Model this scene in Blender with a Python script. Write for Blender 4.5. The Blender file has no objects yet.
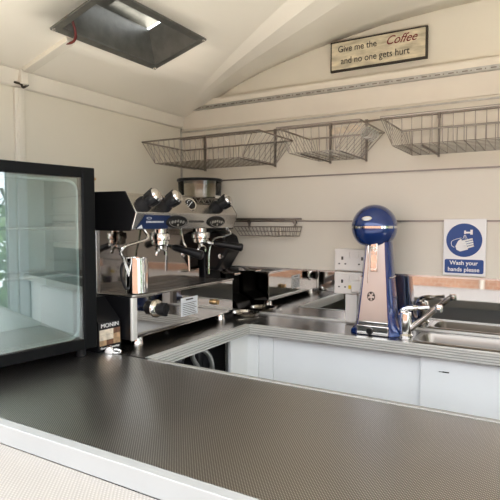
import bpy, bmesh, math, random
from mathutils import Vector, Matrix
random.seed(4)
S = bpy.context.scene
C = S.collection
PI = math.pi
R = math.radians

# ------------------------------------------------------------------ materials
def nodes(m):
    m.use_nodes = True
    nt = m.node_tree
    return nt, nt.nodes['Principled BSDF']

def mat(name, col, rough=.5, metal=0.0, noise=0.0, nscale=8, bump=0.0, bscale=60, coat=0.0, spec=None, trans=0.0, emit=0.0, stretch=None):
    m = bpy.data.materials.new(name)
    nt, b = nodes(m)
    b.inputs['Base Color'].default_value = (*col, 1)
    b.inputs['Roughness'].default_value = rough
    b.inputs['Metallic'].default_value = metal
    if coat: b.inputs['Coat Weight'].default_value = coat
    if spec is not None: b.inputs['Specular IOR Level'].default_value = spec
    if trans: b.inputs['Transmission Weight'].default_value = trans
    if emit:
        b.inputs['Emission Color'].default_value = (*col, 1)
        b.inputs['Emission Strength'].default_value = emit
    if noise or bump:
        tc = nt.nodes.new('ShaderNodeTexCoord')
        mp = nt.nodes.new('ShaderNodeMapping')
        if stretch: mp.inputs['Scale'].default_value = stretch
        nt.links.new(tc.outputs['Object'], mp.inputs['Vector'])
    if noise:
        n = nt.nodes.new('ShaderNodeTexNoise'); n.inputs['Scale'].default_value = nscale
        n.inputs['Detail'].default_value = 6
        nt.links.new(mp.outputs[0], n.inputs['Vector'])
        r = nt.nodes.new('ShaderNodeValToRGB')
        r.color_ramp.elements[0].position = .3; r.color_ramp.elements[1].position = .7
        r.color_ramp.elements[0].color = (*[max(0, c*(1-noise)) for c in col], 1)
        r.color_ramp.elements[1].color = (*[min(1, c*(1+noise)) for c in col], 1)
        nt.links.new(n.outputs['Fac'], r.inputs['Fac'])
        nt.links.new(r.outputs[0], b.inputs['Base Color'])
    if bump:
        n = nt.nodes.new('ShaderNodeTexNoise'); n.inputs['Scale'].default_value = bscale
        nt.links.new(mp.outputs[0], n.inputs['Vector'])
        bp = nt.nodes.new('ShaderNodeBump'); bp.inputs['Strength'].default_value = bump
        bp.inputs['Distance'].default_value = .002
        nt.links.new(n.outputs['Fac'], bp.inputs['Height'])
        nt.links.new(bp.outputs[0], b.inputs['Normal'])
    return m

def embossed(name, c0, c_glint, metal, rough, pitch=.0052, strength=.5, dist=.0006):
    """staggered grid of small pressed dimples"""
    m = bpy.data.materials.new(name)
    nt, b = nodes(m)
    N = nt.nodes.new; L = nt.links.new
    tc = N('ShaderNodeTexCoord'); sp = N('ShaderNodeSeparateXYZ'); L(tc.outputs['Object'], sp.inputs[0])
    def mth(op, a, bb=None):
        n = N('ShaderNodeMath'); n.operation = op
        if isinstance(a, (int, float)): n.inputs[0].default_value = a
        else: L(a, n.inputs[0])
        if bb is not None:
            if isinstance(bb, (int, float)): n.inputs[1].default_value = bb
            else: L(bb, n.inputs[1])
        return n.outputs[0]
    k = 2*PI/pitch
    cx = mth('COSINE', mth('MULTIPLY', sp.outputs[0], k))
    cy = mth('COSINE', mth('MULTIPLY', sp.outputs[1], k*.8))
    pr = mth('MULTIPLY', cx, cy)
    h = mth('ADD', mth('MULTIPLY', pr, .5), .5)
    bp = N('ShaderNodeBump'); bp.inputs['Strength'].default_value = strength; bp.inputs['Distance'].default_value = dist
    L(h, bp.inputs['Height']); L(bp.outputs[0], b.inputs['Normal'])
    r = N('ShaderNodeValToRGB'); r.color_ramp.elements[0].position = .55; r.color_ramp.elements[1].position = .9  # dots coloured lighter, a painted stand-in for the glint on their edges
    r.color_ramp.elements[0].color = (*c0, 1); r.color_ramp.elements[1].color = (*c_glint, 1)
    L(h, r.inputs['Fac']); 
    n = N('ShaderNodeTexNoise'); n.inputs['Scale'].default_value = 5; n.inputs['Detail'].default_value = 5
    L(tc.outputs['Object'], n.inputs['Vector'])
    mr = N('ShaderNodeMapRange'); mr.inputs[3].default_value = rough*.8; mr.inputs[4].default_value = rough*1.25
    L(n.outputs['Fac'], mr.inputs[0]); L(mr.outputs[0], b.inputs['Roughness'])
    L(r.outputs[0], b.inputs['Base Color'])
    b.inputs['Metallic'].default_value = metal
    return m

def brick_mat():
    m = bpy.data.materials.new('brick')
    nt, b = nodes(m)
    tc = nt.nodes.new('ShaderNodeTexCoord'); mp = nt.nodes.new('ShaderNodeMapping')
    mp.inputs['Rotation'].default_value = (PI/2, 0, 0)
    br = nt.nodes.new('ShaderNodeTexBrick')
    br.inputs['Scale'].default_value = 4.4
    br.inputs['Color1'].default_value = (.21, .095, .06, 1); br.inputs['Color2'].default_value = (.28, .145, .095, 1)
    br.inputs['Mortar'].default_value = (.30, .27, .23, 1); br.inputs['Mortar Size'].default_value = .02
    nt.links.new(tc.outputs['Object'], mp.inputs[0]); nt.links.new(mp.outputs[0], br.inputs['Vector'])
    nt.links.new(br.outputs['Color'], b.inputs['Base Color']); b.inputs['Roughness'].default_value = .9
    return m

M = {}
M['wall'] = mat('cream_wall', (.70, .66, .56), .42, noise=.03, nscale=3, bump=.05, bscale=9)
M['ceil'] = mat('cream_gelcoat', (.87, .82, .72), .34, noise=.03, nscale=2.5, bump=.12, bscale=7)
M['panel'] = mat('cream_panel', (.67, .635, .55), .3, noise=.02, nscale=3)
M['trim'] = mat('cream_trim', (.76, .715, .62), .4, noise=.03)
M['steel'] = mat('brushed_steel', (.62, .61, .59), .25, 1, noise=.06, nscale=6, stretch=(1, 1, 20))
M['mirror'] = mat('mirror_steel', (.52, .50, .47), .035, 1, bump=.02, bscale=3)
M['darkmirror'] = mat('tinted_steel', (.30, .28, .26), .06, 1, bump=.05, bscale=12)
M['chrome'] = mat('chrome', (.80, .79, .77), .07, 1)
M['wire'] = mat('wire', (.30, .27, .24), .35, 1)
M['rail'] = mat('metal_rail', (.24, .215, .195), .4, 1)
M['galv'] = mat('galvanised', (.52, .52, .50), .45, 1, noise=.15, nscale=40)
M['slot'] = mat('dark_slot', (.06, .055, .05), .7)
M['worktop'] = mat('smooth_worktop', (.24, .222, .205), .26, 1, noise=.06, nscale=9, bump=.02, bscale=30)
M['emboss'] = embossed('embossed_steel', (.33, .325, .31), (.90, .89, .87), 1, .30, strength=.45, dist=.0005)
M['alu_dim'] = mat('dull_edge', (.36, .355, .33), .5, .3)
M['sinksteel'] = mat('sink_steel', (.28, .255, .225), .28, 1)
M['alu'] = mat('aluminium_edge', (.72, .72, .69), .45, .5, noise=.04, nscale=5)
M['alu_white'] = mat('pale_edge', (.44, .45, .44), .4, .1, noise=.03)
M['white'] = mat('white_board', (.87, .88, .875), .45, noise=.015)
M['plastic'] = mat('white_plastic', (.80, .77, .73), .35)
M['black'] = mat('black_gloss', (.008, .008, .009), .28, spec=.3)
M['blackm'] = mat('black_matt', (.012, .012, .013), .6, spec=.2)
M['rubber'] = mat('grey_hose', (.10, .10, .11), .5)
M['blue'] = mat('blue_enamel', (.006, .034, .18), .2, .25, coat=.9)
M['signblue'] = mat('sign_blue', (.005, .052, .23), .4)
M['navy'] = mat('navy_strip', (.006, .022, .085), .3)
M['signwhite'] = mat('sign_white', (.80, .80, .80), .4)
M['skylight'] = mat('skylight_grey', (.20, .20, .185), .38, .7, noise=.15, nscale=30)
M['red'] = mat('red_cable', (.11, .010, .008), .45)
M['liner'] = mat('fridge_liner', (.80, .85, .85), .5)
M['fridge'] = mat('fridge_frame', (.004, .0045, .005), .45, spec=.12)
M['floor'] = mat('grey_floor', (.16, .16, .165), .6, noise=.2, nscale=20)
M['dark'] = mat('dark_board', (.28, .29, .30), .5)
M['greyp'] = mat('grey_panel', (.055, .055, .058), .45)
M['wood'] = mat('weathered_paint', (.56, .50, .36), .7, noise=.38, nscale=14, stretch=(1, 1, 3.5))
M['woodedge'] = mat('dark_edge', (.035, .028, .02), .7)
M['ink'] = mat('dark_ink', (.03, .028, .026), .6)
M['redink'] = mat('maroon_ink', (.16, .012, .015), .6)
M['brick'] = brick_mat()
M['paving'] = mat('paving', (.68, .65, .59), .85, noise=.12, nscale=3)
M['flap'] = embossed('cream_embossed', (.40, .37, .335), (.56, .53, .49), 0, .5, pitch=.0075, strength=.7, dist=.0008)
M['leaf'] = mat('leaves', (.10, .19, .045), .6, noise=.5, nscale=9)
M['trailer'] = mat('trailer_skin', (.80, .78, .73), .45)
M['brass'] = mat('brass', (.60, .42, .22), .3, 1)
M['yellow'] = mat('yellow_sticker', (.75, .55, .05), .5)
M['paper'] = mat('paper_sticker', (.72, .76, .80), .5)
M['tan'] = mat('tan_card', (.45, .30, .17), .6, noise=.4, nscale=60)
M['brown'] = mat('brown_card', (.16, .08, .045), .6, noise=.5, nscale=60)
M['creamcard'] = mat('cream_card', (.68, .60, .48), .6, noise=.25, nscale=60)
M['pipe'] = mat('pale_pipe', (.45, .44, .42), .5)
M['glasstrim'] = mat('white_upvc', (.80, .83, .86), .4)

def glassy(name, tint, ior, alpha_mix):
    """thin clear pane: mostly see-through, with a glossy surface"""
    m = bpy.data.materials.new(name); m.use_nodes = True
    nt = m.node_tree; nt.nodes.clear()
    o = nt.nodes.new('ShaderNodeOutputMaterial'); mx = nt.nodes.new('ShaderNodeMixShader')
    t = nt.nodes.new('ShaderNodeBsdfTransparent'); t.inputs[0].default_value = (*tint, 1)
    g = nt.nodes.new('ShaderNodeBsdfGlossy'); g.inputs['Roughness'].default_value = .01
    f = nt.nodes.new('ShaderNodeFresnel'); f.inputs[0].default_value = ior
    a = nt.nodes.new('ShaderNodeMath'); a.operation = 'ADD'; a.inputs[1].default_value = alpha_mix
    nt.links.new(f.outputs[0], a.inputs[0]); nt.links.new(a.outputs[0], mx.inputs[0])
    nt.links.new(t.outputs[0], mx.inputs[1]); nt.links.new(g.outputs[0], mx.inputs[2])
    nt.links.new(mx.outputs[0], o.inputs[0])
    return m
M['glass'] = glassy('door_glass', (.86, .93, .92), 1.5, .16)
M['clear'] = glassy('clear_plastic', (.93, .91, .87), 1.35, .02)

# ------------------------------------------------------------------ geometry
class MB:
    def __init__(s, T=None):
        s.bm = bmesh.new(); s.T = T or Matrix(); s.mats = []; s.cur = 0
    def use(s, key):
        if key not in s.mats: s.mats.append(key)
        s.cur = s.mats.index(key); return s
    def _f(s, vs):
        try:
            f = s.bm.faces.new(vs); f.material_index = s.cur; return f
        except ValueError: return None
    def v(s, p): return s.bm.verts.new(s.T @ Vector(p))
    def box(s, x0, x1, y0, y1, z0, z1):
        v = [s.v((x, y, z)) for x in (x0, x1) for y in (y0, y1) for z in (z0, z1)]
        for q in ((0, 1, 3, 2), (4, 6, 7, 5), (0, 4, 5, 1), (2, 3, 7, 6), (0, 2, 6, 4), (1, 5, 7, 3)):
            s._f([v[i] for i in q])
        return s
    def prism(s, poly, axis, a, b):
        """poly = 2D points in the other two axes (in xyz order), extruded a..b along axis"""
        def P(p, t):
            if axis == 'x': return (t, p[0], p[1])
            if axis == 'y': return (p[0], t, p[1])
            return (p[0], p[1], t)
        A = [s.v(P(p, a)) for p in poly]; B = [s.v(P(p, b)) for p in poly]
        n = len(poly)
        s._f(A); s._f(B[::-1])
        for i in range(n): s._f([A[i], B[i], B[(i+1) % n], A[(i+1) % n]])
        return s
    def quad(s, pts): s._f([s.v(p) for p in pts]); return s
    def lathe(s, prof, origin=(0, 0, 0), axis=(0, 0, 1), seg=24, cap=True, sx=1, sy=1):
        ax = Vector(axis).normalized()
        q = Vector((0, 0, 1)).rotation_difference(ax).to_matrix()
        o = Vector(origin); rings = []
        for r, h in prof:
            if r < 1e-6: rings.append([s.v(o + q @ Vector((0, 0, h)))])
            else: rings.append([s.v(o + q @ Vector((r*sx*math.cos(2*PI*i/seg), r*sy*math.sin(2*PI*i/seg), h))) for i in range(seg)])
        for a, b in zip(rings, rings[1:]):
            for i in range(seg):
                j = (i+1) % seg
                if len(a) == 1 and len(b) == 1: continue
                if len(a) == 1: s._f([a[0], b[i], b[j]])
                elif len(b) == 1: s._f([a[i], a[j], b[0]])
                else: s._f([a[i], a[j], b[j], b[i]])
        if cap:
            if len(rings[0]) > 1: s._f(rings[0][::-1])
            if len(rings[-1]) > 1: s._f(rings[-1])
        return s
    def bar(s, p, q, r, seg=8, r2=None):
        d = Vector(q) - Vector(p)
        return s.lathe([(r, 0), (r if r2 is None else r2, d.length)], p, d, seg)
    def tube(s, pts, r, seg=8, closed=False):
        pts = [Vector(p) for p in pts]; n = len(pts); rings = []
        up = None
        for i, p in enumerate(pts):
            if closed: d = pts[(i+1) % n] - pts[i-1]
            else: d = pts[min(i+1, n-1)] - pts[max(i-1, 0)]
            d.normalize()
            if up is None: up = Vector((0, 0, 1)) if abs(d.z) < .9 else Vector((1, 0, 0))
            a = d.cross(up)
            if a.length < 1e-4: a = d.orthogonal()
            a.normalize(); b = a.cross(d).normalized(); up = b
            rr = r[i] if isinstance(r, (list, tuple)) else r
            rings.append([s.v(p + a*rr*math.cos(2*PI*k/seg) + b*rr*math.sin(2*PI*k/seg)) for k in range(seg)])
        prs = list(zip(rings, rings[1:]))
        if closed: prs.append((rings[-1], rings[0]))
        for A, B in prs:
            for k in range(seg): s._f([A[k], A[(k+1) % seg], B[(k+1) % seg], B[k]])
        if not closed: s._f(rings[0][::-1]); s._f(rings[-1])
        return s
    def build(s, name, m=None, parent=None, bevel=0, smooth=True):
        bmesh.ops.recalc_face_normals(s.bm, faces=s.bm.faces)
        me = bpy.data.meshes.new(name)
        s.bm.to_mesh(me); s.bm.free()
        keys = s.mats or [m]
        for k in keys: me.materials.append(M[k])
        o = bpy.data.objects.new(name, me); C.objects.link(o)
        if parent: o.parent = parent
        if bevel:
            b = o.modifiers.new('bevel', 'BEVEL'); b.width = bevel; b.segments = 3; b.limit_method = 'ANGLE'; b.angle_limit = R(35)
        if smooth:
            for p in me.polygons: p.use_smooth = True
            try: me.set_sharp_from_angle(angle=R(35))
            except Exception: pass
        return o

def bez(pts, n=8):
    """smooth curve through points (Catmull-Rom)"""
    P = [Vector(p) for p in pts]; P = [2*P[0]-P[1]] + P + [2*P[-1]-P[-2]]; out = []
    for i in range(1, len(P)-2):
        for k in range(n):
            t = k/n
            out.append(.5*((2*P[i]) + (P[i+1]-P[i-1])*t + (2*P[i-1]-5*P[i]+4*P[i+1]-P[i+2])*t*t + (3*P[i]-P[i-1]-3*P[i+1]+P[i+2])*t**3))
    out.append(P[-2]); return out

def tag(o, label=None, cat=None, group=None, kind=None):
    if label: o['label'] = label
    if cat: o['category'] = cat
    if group: o['group'] = group
    if kind: o['kind'] = kind
    return o
def struct(o): o['kind'] = 'structure'; return o
def thing(name, label, cat, loc=(0, 0, 0), rz=0, group=None):
    o = bpy.data.objects.new(name, None); C.objects.link(o); o.empty_display_size = .05
    o.location = loc; o.rotation_euler = (0, 0, rz)
    return tag(o, label, cat, group)

def text(name, s, size, mk, parent, mtx, extrude=.0006, shear=0, xs=1, align='CENTER', off=0):
    cu = bpy.data.curves.new(name, 'FONT'); cu.body = s; cu.size = size; cu.shear = shear
    cu.align_x = align; cu.align_y = 'CENTER'; cu.extrude = extrude; cu.offset = off
    t = bpy.data.objects.new(name, cu); C.objects.link(t)
    bpy.context.view_layer.update()
    me = bpy.data.meshes.new_from_object(t.evaluated_get(bpy.context.evaluated_depsgraph_get()))
    bpy.data.objects.remove(t); bpy.data.curves.remove(cu)
    me.materials.clear(); me.materials.append(M[mk]); me.transform(mtx @ Matrix.Diagonal((xs, 1, 1, 1)))
    me.name = name
    o = bpy.data.objects.new(name, me); C.objects.link(o)
    if parent: o.parent = parent
    return o
def face_front(x, y, z, rot=0):       # text plane facing -Y
    return Matrix.Translation((x, y, z)) @ Matrix.Rotation(rot, 4, 'Y') @ Matrix.Rotation(PI/2, 4, 'X')
def face_side(x, y, z):               # text plane facing +X
    return Matrix.Translation((x, y, z)) @ Matrix.Rotation(PI/2, 4, 'Z') @ Matrix.Rotation(PI/2, 4, 'X')

XL, XR, YF, YB = -1.515, 1.515, .605, 1.94
CT = .92

# ------------------------------------------------------------------ the shell
struct(MB().box(XL, XR, YF, YB, -.05, 0).build('floor', 'floor'))
struct(MB().box(XL-.04, XL, YF-.04, YB+.04, 0, 1.83).build('wall_left', 'wall'))
# right wall with a doorway (y .85-1.60)
struct(MB().box(XR, XR+.04, YF-.04, .80, 0, 1.83).box(XR, XR+.04, 1.60, YB+.04, 0, 1.83).box(XR, XR+.04, .80, 1.60, 1.76, 1.83).build('wall_right', 'wall'))
struct(MB().box(XR-.012, XR+.055, .74, .80, 0, 1.82).box(XR-.012, XR+.055, 1.60, 1.66, 0, 1.82).box(XR-.03, XR-.0, 1.67, 1.74, 0, 1.82)
       .box(XR-.012, XR+.055, .80, 1.60, 1.76, 1.82).build('door_1', 'glasstrim', bevel=.004))
# back wall : lower panel, band, arched gable
arch_t = [(0, 1.80), (.138, 1.855), (.30, 1.925), (.445, 1.97), (.60, 2.004), (.745, 2.032), (.944, 2.062), (1.15, 2.076), (1.35, 2.082), (1.515, 2.084)]
hip_t = [(0, 1.94), (.255, 1.74), (.455, 1.63), (.6, 1.56), (.73, 1.50), (1.0, 1.40), (1.515, 1.25)]
def lerp(tab, t):
    for (a, va), (b, vb) in zip(tab, tab[1:]):
        if t <= b: return va + (vb-va)*(t-a)/(b-a)
    return tab[-1][1]
struct(MB().box(XL, XR, YB, YB+.05, 1.125, 1.86).box(XL, XR, YB+.008, YB+.05, 0, 1.125).build('wall_back', 'panel'))
ts = [0, .02, .05, .09, .138, .18, .24, .30, .37, .445, .52, .60, .67, .745, .85, .944, 1.05, 1.15, 1.25, 1.35, 1.45, 1.515]
poly = [(sgn*(1.515-t), lerp(arch_t, t)+.02) for sgn in (-1, 1) for t in (ts if sgn < 0 else ts[::-1][1:])]
struct(MB().prism([(XL, 1.84)] + poly + [(XR, 1.84)], 'y', YB+.012, YB+.05).build('wall_gable', 'wall', smooth=False))
# sloping band under the gable that carries the slotted rail
struct(MB().prism([(YB+.01, 1.752), (YB-.004, 1.752), (YB-.022, 1.868), (YB-.018, 1.876), (YB+.01, 1.882)], 'x', XL+.012, XR-.012).build('trim_1', 'trim', bevel=.003))
# thin metal joint strips on the back wall
struct(MB().box(XL, XR, YB-.006, YB, 1.738, 1.744).build('trim_2', 'galv'))
struct(MB().box(XL, XR, YB-.010, YB, 1.705, 1.709).build('trim_3', 'rail'))
struct(MB().box(XL+.17, XR, YB-.006, YB, 1.505, 1.5105).build('trim_4', 'rail'))
struct(MB().box(XL+.17, XR, YB-.006, YB, 1.321, 1.3265).build('trim_5', 'rail'))
struct(MB().box(XL, XL+.006, YB-.008, YB, 1.12, 1.765).build('trim_6', 'galv'))
struct(MB().box(XL, XR, YB-.006, YB+.03, 1.118, 1.1245).build('trim_7', 'steel'))
# left cove trim
struct(MB().prism([(XL, 1.757), (XL+.012, 1.760), (XL+.020, 1.775), (XL+.030, 1.806), (XL+.022, 1.830), (XL, 1.84)], 'y', YF, YB).build('trim_8', 'trim', bevel=.003))
# vertical batten on the left wall, and its continuation as cable trunking on the roof
struct(MB().box(XL, XL+.012, 1.060, 1.094, .93, 1.757).box(XL+.012, XL+.015, 1.070, 1.084, .93, 1.757).build('trim_9', 'trim', bevel=.002))
tr = thing('cable_trunking', 'narrow cream cable trunking running up the ceiling from the wall joint to the roof vent', 'trunking', (XL+.03, 1.077, 1.80))
m = MB(Matrix.Translation((XL+.03, 1.077, 1.806)) @ Matrix.Rotation(-math.atan(.28), 4, 'Y'))
m.box(.02, .236, -.016, .016, -.012, .003)
o = m.build('channel', 'trim', tr, .002); o.matrix_parent_inverse = Matrix.Translation((-(XL+.03), -1.077, -1.80))
def adopt(o, p):      # keep world-space mesh coordinates under a placed Empty
    o.parent = p
    o.matrix_parent_inverse = (Matrix.Translation(p.location) @ p.rotation_euler.to_matrix().to_4x4()).inverted()
    return o
m = MB(); m.box(XL+.018, XL+.040, 1.064, 1.090, 1.765, 1.812)
adopt(m.build('end_piece', 'trim', tr, .002), tr)
m = MB(); m.tube(bez([(XL+.016, 1.055, 1.770), (XL+.032, 1.068, 1.764), (XL+.024, 1.082, 1.758), (XL+.034, 1.094, 1.768)], 5), .004, 6)
adopt(m.build('cable_end', 'woodedge', tr), tr)

# ceiling
def zp(t): return 1.80 + .28*t if t < 1.25 else 1.80+.28*1.25+.28*(t-1.25)*(1-.5*(t-1.25)/.265)
VX0, VX1, VY0, VY1 = -1.245, -1.022, 1.0, 1.44
tx = [0, .05, .1, .15, .2, .27, .34, .42, .493, .56, .64, .73, .83, .94, 1.05, 1.15, 1.25, 1.35, 1.45, 1.515]
rows = [YF-.04, .72, .86, 1.0, 1.15, 1.3, 1.44]
cm = MB(); cols = []; info = []
for sgn in (-1, 1):
    seq = tx if sgn < 0 else tx[::-1][1:]
    for t in seq:
        x = sgn*(1.515-t); yh = lerp(hip_t, t); k = min(1, (yh-.02)/1.44)
        c = [(x, y*k if y > 1 or k < 1 else y, zp(t)) for y in rows]
        c[0] = (x, YF-.04, zp(t))
        za = lerp(arch_t, t)
        c.append((x, yh, zp(t)-.002))
        for f in (.12, .3, .5, .7, .85, 1): 
            e = f
            z = (zp(t)-.002)*(1-e) + za*e - .22*(f**.8)*(1-f)**2.2*min(1, max(0, t-.07)*1.5)
            c.append((x, yh+(YB+.016-yh)*f, z))
        info.append(x); cols.append([cm.v(p) for p in c])
for i in range(len(cols)-1):
    for j in range(len(cols[0])-1):
        xm = (info[i]+info[i+1])/2; 
        if VX0-.001 < xm < VX1+.001 and 3 <= j < 6: continue
        cm._f([cols[i][j], cols[i+1][j], cols[i+1][j+1], cols[i][j+1]])
ce = struct(cm.build('ceiling', 'ceil'))
ce.data.set_sharp_from_angle(angle=R(7))
sm = ce.modifiers.new('s', 'SOLIDIFY'); sm.thickness = .015; sm.offset = 1
for p in ce.data.polygons:
    if p.normal.z > 0: sm.offset = 1
    else: sm.offset = -1
    break
# unseen raised hatch lid on two struts, added to shade the serving side
hl = struct(MB().prism([(YF-.045, 2.04), (YF-.045, 2.07), (.02, 2.47), (.00, 2.45)], 'x', -1.36, 1.36).build('unseen_hatch_lid', 'trailer'))
for x in (-1.33, 1.33):
    struct(MB().bar((x, YF-.05, 1.45), (x, .20, 2.30), .012, 10).build('hatch_strut', 'steel'))
# faint reinforcing pad moulded in the roof
def roof_z(x): return zp(1.515-abs(x))

# front wall around the hatch
struct(MB().box(XL, XR, YF-.04, YF-.005, -.05, .845).box(XL, -1.36, YF-.04, YF-.005, .93, 1.83).box(1.36, XR, YF-.04, YF-.005, .93, 1.83)
       .box(-1.36, 1.36, YF-.04, YF-.005, 1.80, 2.10).build('wall_front', 'trailer'))

# splashback of mirror polished steel
struct(MB().box(XL+.002, XR-.002, YB+.002, YB+.006, CT+.001, 1.128).build('wall_splashback', 'mirror'))

# ------------------------------------------------------------------ worktops
def ribs(m, axis, face, a, b, z0, z1, n=4, d=.005):
    h = (z1-z0)/n
    for i in range(n):
        za, zb = z0+i*h+.0018, z0+(i+1)*h-.0018
        if axis == 'x': m.box(a, b, face-d, face, za, zb)
        else: m.box(face, face+d, a, b, za, zb)
YI = 1.123; XI = -1.0; YBF = 1.697
c = thing('serving_counter', 'long embossed steel serving counter under the hatch with pale metal edging', 'counter', (0, .86, CT))
adopt(MB().box(XL+.002, XR-.002, YF+.016, YI-.010, CT-.035, CT).build('worktop', 'emboss', c), c)
adopt(MB().box(XL+.002, XR-.002, YF-.004, YF+.018, CT-.037, CT+.0015).build('front_edging', 'alu_white', c, .0015), c)
adopt(MB().box(XI+.003, XR-.002, YI-.014, YI, CT-.037, CT+.0025).build('inner_edging', 'alu_dim', c, .0015), c)
adopt(MB().box(XI, XR-.002, YI-.05, YI-.035, .0, CT-.037).build('support_panel', 'dark', c), c)
c = thing('side_worktop', 'smooth dark steel worktop on the left carrying the espresso machine', 'worktop', (-1.25, 1.5, CT))
adopt(MB().box(XL+.002, XI-.004, YI+.001, YB, CT-.035, CT).build('top', 'worktop', c, .001), c)
adopt(MB().box(XL+.002, XI, YB-.010, YB+.0015, CT+.0005, CT+.006).build('rear_seal', 'alu', c), c)
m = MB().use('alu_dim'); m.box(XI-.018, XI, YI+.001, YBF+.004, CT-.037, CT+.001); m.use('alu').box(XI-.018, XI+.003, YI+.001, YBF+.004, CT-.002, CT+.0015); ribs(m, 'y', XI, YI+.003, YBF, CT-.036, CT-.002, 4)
adopt(m.build('ribbed_edging', None, c), c)
c = thing('sink_worktop', 'narrow steel worktop along the back wall with ribbed edging and inset sink', 'worktop', (0, 1.82, CT))
SX0, SX1, SY0, SY1 = -.375, .02, 1.742, 1.885
m = MB(); m.box(XI-.003, SX0, YBF+.012, YB, CT-.035, CT); m.box(SX1, XR-.002, YBF+.012, YB, CT-.035, CT)
m.box(SX0, SX1, YBF+.012, SY0, CT-.035, CT); m.box(SX0, SX1, SY1, YB, CT-.035, CT)
adopt(m.build('top', 'worktop', c), c)
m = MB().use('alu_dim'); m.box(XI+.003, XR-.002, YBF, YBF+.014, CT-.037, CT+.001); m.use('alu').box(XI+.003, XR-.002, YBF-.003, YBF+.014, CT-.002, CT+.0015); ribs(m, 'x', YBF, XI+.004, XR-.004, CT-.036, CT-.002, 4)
adopt(m.build('ribbed_edging', None, c), c)
adopt(MB().box(XI+.001, XR-.002, YB-.010, YB+.0015, CT+.0005, CT+.006).build('rear_seal', 'alu', c), c)
# sink
s = thing('sink', 'shallow stainless steel sink basin inset in the back worktop beside the tap', 'sink', (-.18, 1.80, CT))
def rr(x0, x1, y0, y1, r, n=6):
    o = []
    for cx, cy, a in ((x1-r, y1-r, 0), (x0+r, y1-r, 90), (x0+r, y0+r, 180), (x1-r, y0+r, 270)):
        for k in range(n+1):
            th = R(a+90*k/n); o.append((cx+r*math.cos(th), cy+r*math.sin(th)))
    return o
m = MB(); loops = []
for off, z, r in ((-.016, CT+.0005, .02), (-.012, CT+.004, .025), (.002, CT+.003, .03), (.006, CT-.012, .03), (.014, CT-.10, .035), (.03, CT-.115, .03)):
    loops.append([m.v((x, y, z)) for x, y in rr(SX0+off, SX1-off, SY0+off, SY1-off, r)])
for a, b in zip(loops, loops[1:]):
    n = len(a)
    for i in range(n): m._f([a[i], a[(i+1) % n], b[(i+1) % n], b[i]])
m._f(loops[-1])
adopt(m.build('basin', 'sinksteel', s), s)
adopt(MB().lathe([(.028, 0), (.026, .003), (.01, .001), (0, .001)], (-.18, 1.80, CT-.115)).build('drain', 'chrome', s), s)

# tap
t = thing('mixer_tap', 'chrome lever mixer tap with long angled spout by the sink', 'tap', (-.425, 1.80, CT))
TX, TY = -.425, 1.80
adopt(MB().lathe([(.026, 0), (.026, .006), (.021, .012), (.021, .075), (.019, .085), (0, .09)], (TX, TY, CT)).build('body', 'chrome', t), t)
adopt(MB().tube(bez([(TX+.005, TY, CT+.02), (TX+.035, TY, CT+.046), (TX+.07, TY, CT+.078), (TX+.095, TY-.002, CT+.103), (TX+.110, TY-.004, CT+.112)], 6),
     .0105, 12).build('spout', 'chrome', t), t)
adopt(MB().lathe([(.013, 0), (.014, .004), (.014, .018), (.012, .024)], (TX+.110, TY-.004, CT+.096), (0, 0, 1), 16).build('spout_nozzle', 'chrome', t), t)
m = MB(); m.tube(bez([(TX-.012, TY, CT+.03), (TX-.018, TY, CT+.075), (TX+.0, TY, CT+.098), (TX+.04, TY-.003, CT+.104), (TX+.080, TY-.006, CT+.110)], 6),
     [.010]*6+[.011]*6+[.010]*6+[.007]*7, 10)
adopt(m.build('lever', 'chrome', t), t)

# ------------------------------------------------------------------ under the counters
def sag(a, b, c_, n=10): return bez([a, b, c_], n)
cab = thing('sliding_cabinet', 'white cabinet with two sliding doors below the back worktop', 'cabinet', (.2, 1.75, 0))
adopt(MB().box(-.921, -.35, 1.752, 1.764, .03, CT-.0385).build('door', 'white', cab, .001), cab)
m = MB(); m.box(-.358, .55, 1.734, 1.748, .03, CT-.0385)
adopt(m.build('door', 'white', cab, .001), cab)
m = MB(); m.box(-.30, -.285, 1.7325, 1.734, .830, .8315).box(-.288, -.268, 1.7325, 1.734, .8295, .833)
adopt(m.build('scuff_mark', 'ink', cab, smooth=False), cab)
adopt(MB().box(.54, 1.5, 1.752, 1.764, .03, CT-.0385).build('door', 'white', cab, .001), cab)
adopt(MB().box(-.985, -.9225, 1.750, 1.762, 0, CT-.0385).box(-1.0, 1.5, 1.77, 1.78, 0, .03).build('side_panel', 'white', cab, .002), cab)
ep = MB().prism([(-1.035, 1.60), (-1.022, 1.60), (-1.018, 1.715), (-1.0, 1.735), (-.985, 1.74), (-.985, 1.752), (-1.01, 1.752), (-1.035, 1.725)], 'z', 0, CT-.0385).build('corner_panel', 'white', None, .002)
tag(ep, 'white corner board closing the end of the space under the side worktop', 'panel')
bx = thing('water_boiler', 'dark grey metal appliance tucked under the side worktop', 'appliance', (-1.35, 1.62, 0))
adopt(MB().box(-1.46, -1.17, 1.60, 1.90, .02, .87).build('casing', 'greyp', bx, .006), bx)
adopt(MB().box(-1.17, -1.166, 1.62, 1.88, .05, .84).build('front_panel', 'greyp', bx, .002), bx)
tag(MB().lathe([(0, .0), (.11, .0), (.12, .02), (.12, .78), (.10, .84), (.03, .86), (0, .86)], (-1.32, 1.46, 0)).build('water_canister', 'blackm'), 'round black canister standing in the dark under the side worktop', 'canister')
tag(MB().bar((-1.075, 1.655, 0), (-1.075, 1.655, CT-.036), .014, 14).build('support_pole', 'steel'), 'shiny steel support pole under the side worktop next to the white corner board', 'pole')
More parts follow.
